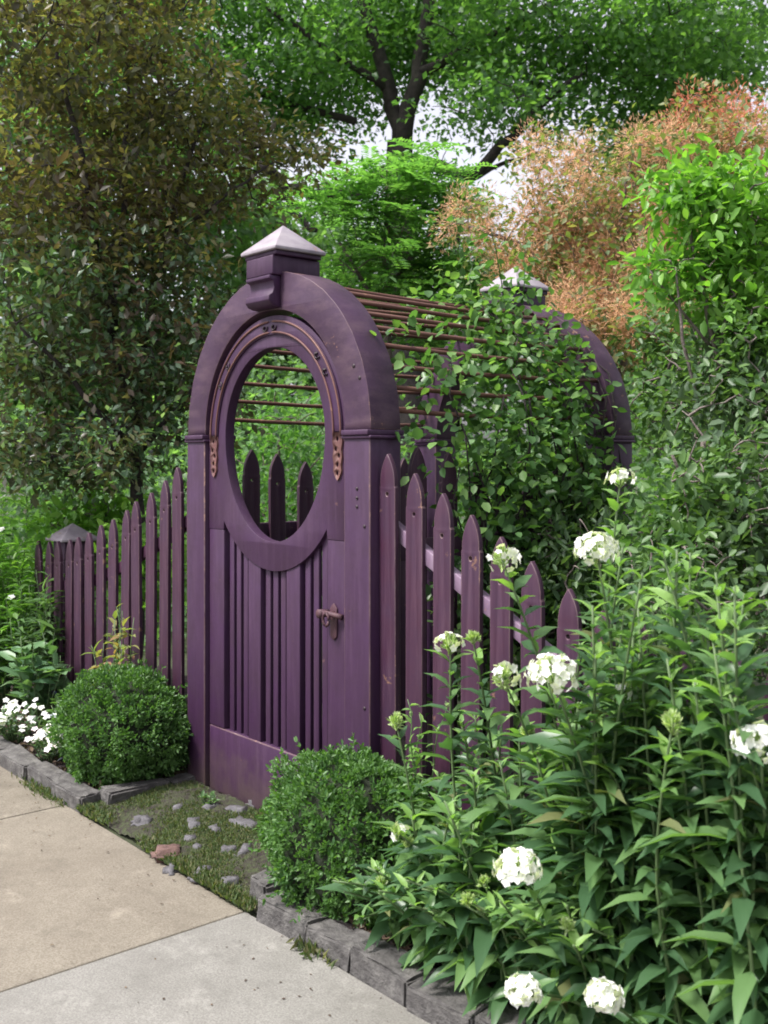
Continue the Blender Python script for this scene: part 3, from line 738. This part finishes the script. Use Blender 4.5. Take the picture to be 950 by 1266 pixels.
# leafy stems filling the bed
def zcap(px):   # upper outline of the leafy mass
    return np.interp(px, [470, 500, 560, 620, 680, 730, 770, 820, 880, 1000], [1080, 960, 890, 860, 820, 730, 670, 660, 700, 740])
cnt = 0
for i in range(700):
    u = rng.uniform(1.12, 2.95); v = rng.uniform(-.42, -.02)
    tx, ty = u + rng.normal() * .08, v - rng.uniform(0, .16)
    rel = Vector((tx, ty, 0)) - Vector((CAM.x, CAM.y, 0)); Z = rel.dot(F); X = rel.dot(RT); px = 475 + 1300 * X / Z
    if Z < 1.75 or px < 500 or px > 1010: continue
    zt = 1.55 - (zcap(px) + rng.uniform(0, 1) ** 1.2 * 260 - 568) * Z / 1300
    if zt < .25: continue
    lab = 'leafy green phlox stem without flowers in the bed right of the gate'
    phlox((u, v, .055), (tx, ty, zt), 'bud' if rng.random() < .07 else None, lab, 'flowerless phlox stems', .018, lower=.1, leafL=rng.uniform(.115, .165))
    cnt += 1
    if cnt >= 115: break
for i in range(34):           # short stems leaning out over the kerb
    u = rng.uniform(1.12, 2.1); tx = u + rng.normal() * .07; ty = -.42 - rng.uniform(.05, .2); zt = rng.uniform(.22, .30) + .22 * (u - 1.1)
    phlox((u, rng.uniform(-.38, -.28), .055), (tx, ty, zt), 'bud' if i % 9 == 0 else None, 'short leafy phlox stem leaning out over the granite kerb', 'short phlox stems over the kerb', .016, lower=.1, leafL=rng.uniform(.09, .13))
print('phlox', cnt)

# ------------------------------------------------------------------ climbing vine on the arbour
def vine():
    t = empty('climbing_vine', (.66, 1.2, .05), 'dense green climbing vine covering the back half of the arbour', 'vine')
    off = np.array((.66, 1.2, .05)); st = MB(); cen = []
    def surf(a, y, o=0):   # a: angle on the arch, below zero runs down the side
        if a >= 0: return np.array(((.65 + o) * math.cos(a), y, ZC + (.65 + o) * math.sin(a)))
        return np.array((.65 + o, y, ZC + a * .65))
    for i in range(26):
        y = rng.uniform(.5, 1.6); a = -2.4; P = []
        amax = rng.uniform(-.3, .5) if y < .85 else rng.uniform(.2, 1.4)
        while a < amax:
            P.append(surf(a, y, rng.uniform(-.01, .05))); a += .22; y = min(1.65, max(.35, y + rng.normal() * .05))
        if len(P) > 3: st.tube(np.array(P) - off, np.linspace(.009, .003, len(P)), 5)
    n = 0
    while n < 540:
        y = rng.uniform(.2, 1.52); a = rng.uniform(-2.4, 1.75)
        lim = np.interp(a, [-2.4, -1.2, -.3, .3, .8, 1.2, 1.6, 2], [.36, .42, .52, .62, .78, .82, .85, .9])
        if y < lim: continue
        if a > -.35 and y > 1.33: continue
        if a > .95 and rng.random() < .3: continue
        cen.append(surf(a, y, rng.uniform(-.08, .04) if a > .1 else rng.uniform(-.05, .10))); n += 1
    for i in range(13):       # strays toward the front arch
        a = rng.uniform(-.4, .6); y = rng.uniform(.2, .6); cen.append(surf(a, y, rng.uniform(0, .05)))
    for i in range(1): cen.append(np.array((.2 + rng.normal() * .05, 1.38 + rng.normal() * .04, 2.36 + rng.uniform(0, .1))))
    cen = np.array(cen) - off
    st.build('stems', M['bark'], t, smooth=True)
    mb = MB(); leaf_cloud(mb, cen, .062, 13, .05, .8, T_OVAL, 0, -.3, 1.1, flat=1)
    mb.build('leaves', M['vine'], t)
    # shoots waving above the cap
    mb = MB()
    for i in range(4):
        p = np.array((rng.uniform(.15, .45), 1.1 + rng.normal() * .15, 2.3)); e = p + [rng.normal() * .1, rng.normal() * .1, rng.uniform(.15, .35)]
        Q = bent(p, e, 6, .1) - off; mb.tube(Q, np.linspace(.003, .0015, 6), 4)
        leaf_cloud(mb, Q, .02, 3, .04, .8, T_OVAL)
    mb.build('shoots', M['vine'], t)
vine()

# ------------------------------------------------------------------ trees and shrubs behind
def ground(px, Z): 
    p = at(px, 568, Z); return Vector((p.x, p.y, 0))
# bronze-leaved small tree, left
b = ground(165, 6.6)
tree('bronze_tree', 'dark bronze and olive leaved tree behind the left picket fence', 'tree', b,
     [([b, at(172, 700, 6.6), at(168, 560, 6.6), at(140, 420, 6.6)], .05, .035),
      ([at(168, 560, 6.6), at(175, 450, 6.8), at(200, 300, 6.8), at(250, 150, 6.9)], .03, .012),
      ([at(140, 420, 6.6), at(120, 300, 6.5), at(90, 150, 6.5), at(60, 20, 6.5)], .03, .01),
      ([at(140, 420, 6.6), at(150, 260, 6.6), at(160, 100, 6.7)], .028, .01),
      ([at(168, 560, 6.6), at(90, 470, 6.3), at(20, 400, 6.2)], .022, .008),
      ([at(172, 560, 6.6), at(240, 480, 6.4), at(300, 430, 6.6)], .02, .008),
      ([at(200, 300, 6.8), at(270, 250, 6.6), at(340, 200, 6.8)], .016, .006)],
     [E(at(70, 90, 6.6), .9, .9, .5), E(at(210, 130, 6.7), .6, .6, .35), E(at(20, 230, 6.4), .55, .55, .4), E(at(150, 240, 6.6), .45, .5, .3), E(at(270, 230, 6.8), .35, .45, .25), E(at(340, 190, 7), .35, .4, .22),
      E(at(210, 330, 6.6), .4, .5, .28), E(at(90, 350, 6.4), .5, .55, .3), E(at(10, 440, 6.5), .5, .5, .3), E(at(250, 410, 6.6), .35, .5, .28), E(at(130, 460, 6.5), .5, .6, .25), E(at(225, 500, 6.6), .4, .5, .28),
      E(at(110, 560, 6.4), .6, .5, .22), E(at(20, 560, 6.6), .5, .5, .25), E(at(100, -60, 6.7), 1.0, 1.0, .5)],
     640, 24, .07, .5, .11, M['plum'], M['bark'], group=None, shell=.1,
     extra=lambda lb, cen: (leaf_cloud(lb, cen[cen[:, 2] < 2.95], .13, 26, .062, .5, T_SIMPLE, 1), leaf_cloud(lb, cen[cen[:, 2] >= 2.7], .11, 22, .055, .5, T_SIMPLE, 2), [M['plumgreen'], M['bronze']])[2])
# big shade tree
b = ground(500, 13)
Z = 13
tree('shade_tree', 'big green shade tree with forked dark trunk above the gate', 'tree', b,
     [([b, at(497, 400, Z), at(495, 175, Z)], .2, .16),
      ([at(495, 190, Z), at(478, 90, Z), at(440, -20, Z), at(420, -150, Z)], .11, .05),
      ([at(497, 190, Z), at(520, 80, Z), at(530, -30, Z), at(560, -180, Z)], .12, .05),
      ([at(494, 215, Z), at(420, 240, 12.6), at(350, 232, 12.4), at(320, 200, 12.2)], .10, .04),
      ([at(350, 232, 12.4), at(360, 260, 12.4), at(392, 285, 12.4)], .06, .03),
      ([at(497, 200, Z), at(585, 215, 12.4), at(640, 160, 12), at(720, 90, 11.8)], .09, .03),
      ([at(500, 240, Z), at(570, 225, 13.2), at(650, 195, 13.4)], .06, .02),
      ([at(478, 110, Z), at(400, 60, 12.6), at(330, 10, 12.4)], .06, .02),
      ([at(520, 90, Z), at(620, 40, 12.6), at(720, -20, 12.4)], .07, .02),
      ([at(440, 150, Z), at(300, 110, 13.4), at(240, 40, 13.2)], .05, .02)],
     [E(at(500, 10, 15), 1.8, 1.4, .9), E(at(640, 30, 12.3), 1.1, 1.2, .6), E(at(760, 80, 12.3), 1.1, 1.2, .7), E(at(340, 60, 12.8), 1.3, 1.4, .8), E(at(610, 140, 12), .9, .9, .35),
      E(at(860, 40, 12.5), 1.3, 1.3, .8), E(at(560, -150, 13), 3.2, 3, 1.1), E(at(410, 130, 14.5), .9, .9, .35), E(at(200, -40, 13), 1.8, 1.8, 1.2),
      E(at(820, 130, 13), .9, .9, .4), E(at(340, 180, 13.5), .8, .8, .25), E(at(570, 90, 14.5), .9, .9, .5), E(at(430, 60, 14.5), 1.0, .9, .6), E(at(520, 60, 14.8), 1.0, .9, .4), E(at(650, 90, 12.5), .8, .9, .3), E(at(300, 120, 13.5), 1.0, 1.0, .5)],
     1300, 54, .095, .6, .25, M['bigtree'], M['bark'], twig=.03, flat=.42, shell=.1)
# farther trees closing the view
GR_ = 'green trees far behind the garden'
for (px, Z, bl, n_, lab) in (
    (60, 17, [(40, 220, 2.6, 1.9), (0, 420, 2.6, 1.6), (110, 450, 2.2, 1.4), (60, 60, 2.0, 1.2), (180, 220, 1.8, 1.0), (230, 540, 1.8, 1.1)], 900, 'tall green tree at the far left seen through bronze leaves'),
    (330, 19, [(330, 360, 2.6, 1.6), (250, 470, 2.4, 1.4), (420, 470, 2.6, 1.4), (290, 270, 1.9, .8)], 620, 'dark green tree far behind the gate'),
    (560, 20, [(560, 400, 2.8, 1.4), (660, 370, 2.0, 1.0), (740, 330, 1.4, .9), (640, 480, 2.6, 1.4), (490, 330, 2.0, 1.0)], 380, 'low green tree far behind the arbour top'),
    (930, 15, [(860, 60, 1.2, .8), (800, 190, 1.3, .6), (930, 340, 2.0, 1.2), (800, 420, 2.4, 1.4), (960, 480, 2.2, 1.4)], 560, 'green tree at the far right behind the smoke bush')):
    b = ground(px, Z)
    blobs = [E(at(x, y, Z + rng.uniform(-1, 1)), r, r, rz) for x, y, r, rz in bl]
    limbs = [([b, at(px, 420, Z), at(px + 10, 250, Z)], .16, .08)] + [([at(px, 450, Z), Vector(q[0])], .06, .02) for q in blobs]
    tree('background_tree', lab, 'tree', b, limbs, blobs, n_, 34, .17, .6, .33, M['far'], M['bark'], group=GR_, twig=.02, flat=.6, shell=.1)
# feathery young tree
b = ground(480, 8)
def feathers(lb, cen):
    for c in cen[::1]:
        for j in range(3):
            a = rng.uniform(0, 6.28); d = np.array([math.cos(a), math.sin(a), rng.uniform(-.2, .6)]); d /= np.linalg.norm(d)
            s = np.linspace(.05, .3, 9); P = c + d * s[:, None] - np.array([0, 0, 1]) * (s ** 2)[:, None]
            side = np.cross(d, [0, 0, 1]); P2 = np.repeat(P, 2, 0); sg = np.tile([1, -1], 9)[:, None]
            put_leaves(lb, P2, side * sg + d * .35, np.tile([0.1, 0, 1.], (18, 1)) + rng.normal(size=(18, 3)) * .2, .07 * rng.uniform(.8, 1.2, 18), .38, T_SIMPLE, 1)
    return [M['locust']]
tree('locust_sapling', 'bright green feathery leaved young tree between the two arbour caps', 'tree', b,
     [([b, at(480, 420, 8), at(480, 230, 8)], .04, .02), ([at(480, 400, 8), at(420, 300, 7.8)], .02, .01), ([at(480, 360, 8), at(550, 260, 8)], .02, .01)],
     [E(at(480, 250, 8), .45, .5, .38), E(at(420, 250, 7.9), .3, .3, .22), E(at(545, 230, 8), .33, .33, .3), E(at(470, 340, 8), .6, .55, .3), E(at(560, 330, 8), .4, .4, .3), E(at(570, 410, 8), .5, .5, .3)],
     260, 10, .06, .4, .09, M['locust'], M['barkg'], shell=.15, extra=feathers)
# smoke bush with plumes
b = ground(760, 6.8)
def plumes(lb, cen):
    top = cen
    n0 = len(top)
    idx = rng.permutation(n0)[:int(n0 * .55)]
    for i in idx:
        c = top[i]; k = 300; a = rnd_dir(k); off = a * (rng.uniform(0, 1, k) ** .7 * .13)[:, None] * [1, 1, 1.35]
        wp = b_off + c
        rel = Vector(wp) - CAM; zz = rel.dot(F); pyy = 568 - 1300 * rel.z / zz
        red = pyy < 165 and rng.random() < .8
        put_leaves(lb, c + off, a + rnd_dir(k) * .6, rnd_dir(k), rng.uniform(.02, .042, k), .16, T_SIMPLE, 2 if red else 1)
    return [M['plume'], M['plumered']]
b_off = np.array(b)
tree('smoke_bush', 'smoke bush with fluffy pink orange plumes behind the arbour', 'shrub', b,
     [([b, at(750, 500, 6.8), at(740, 330, 6.8)], .05, .02), ([at(755, 500, 6.8), at(820, 300, 6.8)], .03, .012), ([at(750, 470, 6.8), at(640, 300, 6.8), at(580, 280, 6.8)], .025, .01),
      ([at(800, 380, 6.8), at(900, 250, 6.8)], .02, .01), ([at(745, 400, 6.8), at(785, 180, 6.8)], .02, .008)],
     [E(at(690, 270, 6.8), .42, .4, .38), E(at(750, 300, 6.7), .5, .45, .45), E(at(785, 190, 6.8), .24, .24, .32), E(at(580, 272, 6.9), .22, .22, .17), E(at(690, 180, 6.9), .26, .26, .13),
      E(at(870, 160, 6.9), .3, .3, .2), E(at(910, 185, 6.8), .42, .42, .22), E(at(830, 260, 6.8), .35, .35, .3), E(at(650, 340, 6.8), .28, .3, .26), E(at(740, 390, 6.4), .45, .35, .3), E(at(830, 380, 6.4), .35, .35, .35), E(at(870, 125, 6.9), .08, .08, .12)],
     440, 15, .055, .6, .11, M['smokeleaf'], M['barkg'], shell=.1, extra=plumes)
# bright shrub, upper right
b = ground(900, 4.3)
tree('bright_shrub', 'bright lime green leafy shrub at the upper right edge', 'shrub', b,
     [([b, at(890, 600, 4.3), at(880, 420, 4.3), at(850, 260, 4.3)], .018, .007), ([at(885, 480, 4.3), at(910, 330, 4.3), at(930, 210, 4.3)], .012, .005), ([at(880, 430, 4.3), at(800, 330, 4.3)], .008, .004), ([at(890, 600, 4.3), at(845, 420, 4.2), at(835, 330, 4.2)], .010, .004)],
     [E(at(880, 235, 4.3), .24, .24, .10), E(at(840, 240, 4.3), .12, .12, .1), E(at(930, 260, 4.2), .2, .2, .14), E(at(900, 310, 4.3), .25, .25, .12), E(at(850, 340, 4.3), .15, .2, .1), E(at(930, 380, 4.3), .2, .2, .15)],
     230, 14, .06, .5, .06, M['bright'], M['barkg'], shell=.2, tmpl=T_OVAL, flat=.8)
# right shrubs behind the fence
b = ground(890, 4.0)
tree('garden_shrub', 'broad mid green bushy shrub right of the arbour behind the phlox', 'shrub', b,
     [([b, at(880, 700, 3.9), at(870, 540, 3.9)], .02, .01), ([at(880, 700, 3.9), at(930, 560, 3.8)], .012, .006), ([at(880, 650, 3.9), at(830, 560, 3.8)], .01, .005)],
     [E(at(915, 520, 4.1), .3, .3, .22), E(at(900, 640, 3.8), .28, .3, .26), E(at(940, 600, 3.7), .3, .3, .28), E(at(835, 650, 3.9), .12, .2, .12), E(at(900, 760, 3.5), .35, .3, .25), E(at(950, 450, 4.2), .3, .3, .25), E(at(915, 440, 4.6), .3, .3, .18), E(at(850, 420, 5.9), .3, .3, .25), E(at(830, 500, 5.9), .25, .3, .3)],
     640, 15, .05, .55, .06, M['mid'], M['barkg'], shell=.2, tmpl=T_OVAL, flat=.8)
b = ground(700, 4.75)
tree('garden_shrub', 'shaded low green shrub under the vine behind the right fence', 'shrub', b,
     [([b, at(700, 800, 4.75), at(700, 700, 4.75)], .015, .008), ([at(700, 800, 4.75), at(640, 700, 4.6)], .01, .005)],
     [E(at(690, 660, 4.6), .3, .3, .22), E(at(620, 720, 4.5), .3, .3, .25), E(at(740, 740, 4.3), .3, .3, .3), E(at(660, 620, 5), .4, .3, .2)],
     260, 14, .05, .5, .06, M['mid'], M['barkg'], shell=.2, tmpl=T_OVAL, flat=.8)
# garden plants behind the fence / through the oval
b = ground(350, 8.2)
tree('garden_shrub', 'yellow green shrub seen through the oval opening', 'shrub', b,
     [([b, at(350, 620, 8.2), at(345, 540, 8.2)], .02, .01), ([at(350, 620, 8.2), at(400, 560, 8.2)], .01, .006)],
     [E(at(340, 590, 8.2), .5, .4, .35), E(at(360, 520, 8.4), .5, .4, .25), E(at(330, 680, 8), .6, .4, .4), E(at(400, 640, 8), .4, .4, .4)],
     170, 16, .075, .5, .09, M['locust'], M['barkg'], shell=.1)
b = ground(120, 6.7)
tree('garden_shrub', 'light green leafy shrub peeping over the left picket fence', 'shrub', b,
     [([b, at(120, 700, 6.7), at(130, 640, 6.7)], .015, .008), ([at(120, 700, 6.7), at(80, 640, 6.6)], .01, .005)],
     [E(at(140, 625, 6.7), .2, .25, .13), E(at(90, 645, 6.6), .25, .25, .12), E(at(110, 700, 6.7), .5, .3, .25), E(at(180, 700, 6.2), .25, .2, .3)],
     150, 14, .07, .6, .07, M['bright'], M['barkg'], shell=.2, tmpl=T_OVAL)
# undergrowth masses, behind everything
mb = MB(); c_ = []
for i in range(1500):
    px = rng.uniform(-150, 1100); Z = rng.uniform(8.5, 16); top = 500 + 60 * math.sin(px * .013) + 25 * math.sin(px * .05 + Z)
    py = rng.uniform(top, 568 + 1300 * 1.55 / Z); c_.append(tuple(at(px, py, Z)))
leaf_cloud(mb, np.array(c_), .2, 26, .11, .6)
tag(mb.build('undergrowth', M['far']), 'mass of green undergrowth filling the back of the garden', 'undergrowth', kind='stuff')

# ------------------------------------------------------------------ plants of the left bed
def leafy(name, label, cat, base, nst, h, spr, lf, wdt, mats, tm=T_LANCE, fl=None, group=None, per=14, fn=20, fs=.014):
    t = empty(name, base, label, cat, group); st = MB(); lv = MB(); tips = []
    for i in range(nst):
        a = rng.uniform(0, 6.28); r_ = spr * math.sqrt(rng.random()); e = np.array([r_ * math.cos(a), r_ * math.sin(a), h * rng.uniform(.6, 1.05) * (1 - .35 * (r_ / spr) ** 2)])
        b0 = np.array([e[0] * .35, e[1] * .35, 0]); P = bent(b0, e, 6, .06); st.tube(P, np.linspace(.004, .002, 6), 4); tips.append(P[-1])
        q = rng.uniform(.15, 1, per); pp = np.stack([np.interp(q, np.linspace(0, 1, 6), P[:, k]) for k in range(3)], 1)
        d = rnd_dir(per); d[:, 2] = np.abs(d[:, 2]) * .5 + .1
        put_leaves(lv, pp, d, rnd_dir(per) * .4 + [0, 0, 1], lf * rng.uniform(.6, 1.15, per), wdt, tm, 0)
    st.build('stems', M['stem'], t, smooth=True); lv.build('leaves', mats[0], t)
    if fl:
        fb = MB()
        for i in range(fn):
            p = tips[i % len(tips)] + rng.normal(size=3) * [.02, .02, .008] + [0, 0, .008]
            q = unit(np.array([rng.normal() * .3 + .3, rng.normal() * .3 - .4, 1])); a = unit(np.cross(q, [.3, .2, 1])); b2 = np.cross(q, a)
            dd = np.array([a * math.cos(j * 1.2566) + b2 * math.sin(j * 1.2566) + q * .1 for j in range(5)])
            put_leaves(fb, np.repeat(p[None], 5, 0), dd, np.repeat(q[None], 5, 0), fs, .95, T_OVAL)
        fb.build('flowers', fl, t)
    return t
def bedv(px, v, zz=.055):
    k = (px - 475) / 1300; Z = (v + 2.492) / (F.y + k * RT.y); p = at(px, 568, Z); return (p.x, p.y, zz)
def bed(px, py, zz=.055):
    Z = 1300 * (1.55 - zz) / (py - 568); p = at(px, py, Z); return (p.x, p.y, zz)
leafy('impatiens', 'low plant with small white flowers beside the left kerb, at the edge', 'flower', bedv(20, -.36), 26, .20, .15, .04, .5, [M['plumgreen']], T_OVAL, M['petal'], per=10, fn=60, fs=.019)
leafy('impatiens', 'small white and pink flowers spilling over the left kerb near the round bush', 'flower', bedv(62, -.37), 24, .17, .13, .04, .5, [M['plumgreen']], T_OVAL, M['pinkpetal'], per=10, fn=52, fs=.019)
leafy('dusty_miller', 'silvery grey leaved plant beside the left boxwood', 'plant', bedv(84, -.30), 18, .30, .10, .06, .3, [M['silver']], T_LANCE, M['petal'], per=14, fn=10, fs=.014)
leafy('blue_flower', 'small plant with a blue flower behind the white flowers', 'flower', bed(50, 890), 8, .2, .07, .05, .3, [M['mid']], T_LANCE, M['blue'], per=12, fn=5, fs=.018)
leafy('red_tinged_plant', 'yellow green plant with reddish shoots against the left pickets', 'plant', bedv(140, -.10), 16, .82, .15, .07, .4, [M['reddish']], T_LANCE, None, per=14)
leafy('broad_leaf_plant', 'leafy blue green plant with broad leaves in front of the left fence post', 'plant', bedv(48, -.14), 14, .6, .2, .13, .5, [M['hosta']], T_OVAL, None, per=9)
leafy('broad_leaf_plant', 'broad leaved green plant at the left edge of the view', 'plant', bedv(-8, -.16), 20, .5, .28, .12, .5, [M['hosta']], T_OVAL, None, per=10)
leafy('tall_green_plant', 'tall light green plant with a white bloom at the left edge', 'plant', bedv(8, -.08), 36, 1.38, .27, .11, .2, [M['bright']], T_LANCE, M['petal'], per=42, fn=14, fs=.026)
leafy('tall_green_plant', 'tall grey green plant left of the capped fence post', 'plant', bedv(42, -.07), 18, 1.0, .16, .11, .25, [M['mid']], T_LANCE, None, per=26)
leafy('low_plant', 'low dark green plants filling the left bed under the pickets', 'plant', bedv(100, -.12), 22, .22, .3, .06, .5, [M['mid']], T_OVAL, None, per=14)
leafy('seedling', 'tiny green seedling in the moss before the gate', 'plant', bed(258, 1000, .05), 5, .08, .04, .035, .5, [M['mid']], T_OVAL, None, per=7)
leafy('dry_twig_plant', 'thin pale shoot leaning out above the right boxwood', 'plant', (1.0, -.05, .4), 4, .38, .12, .05, .4, [M['phlox_tip']], T_LANCE, None, per=10)
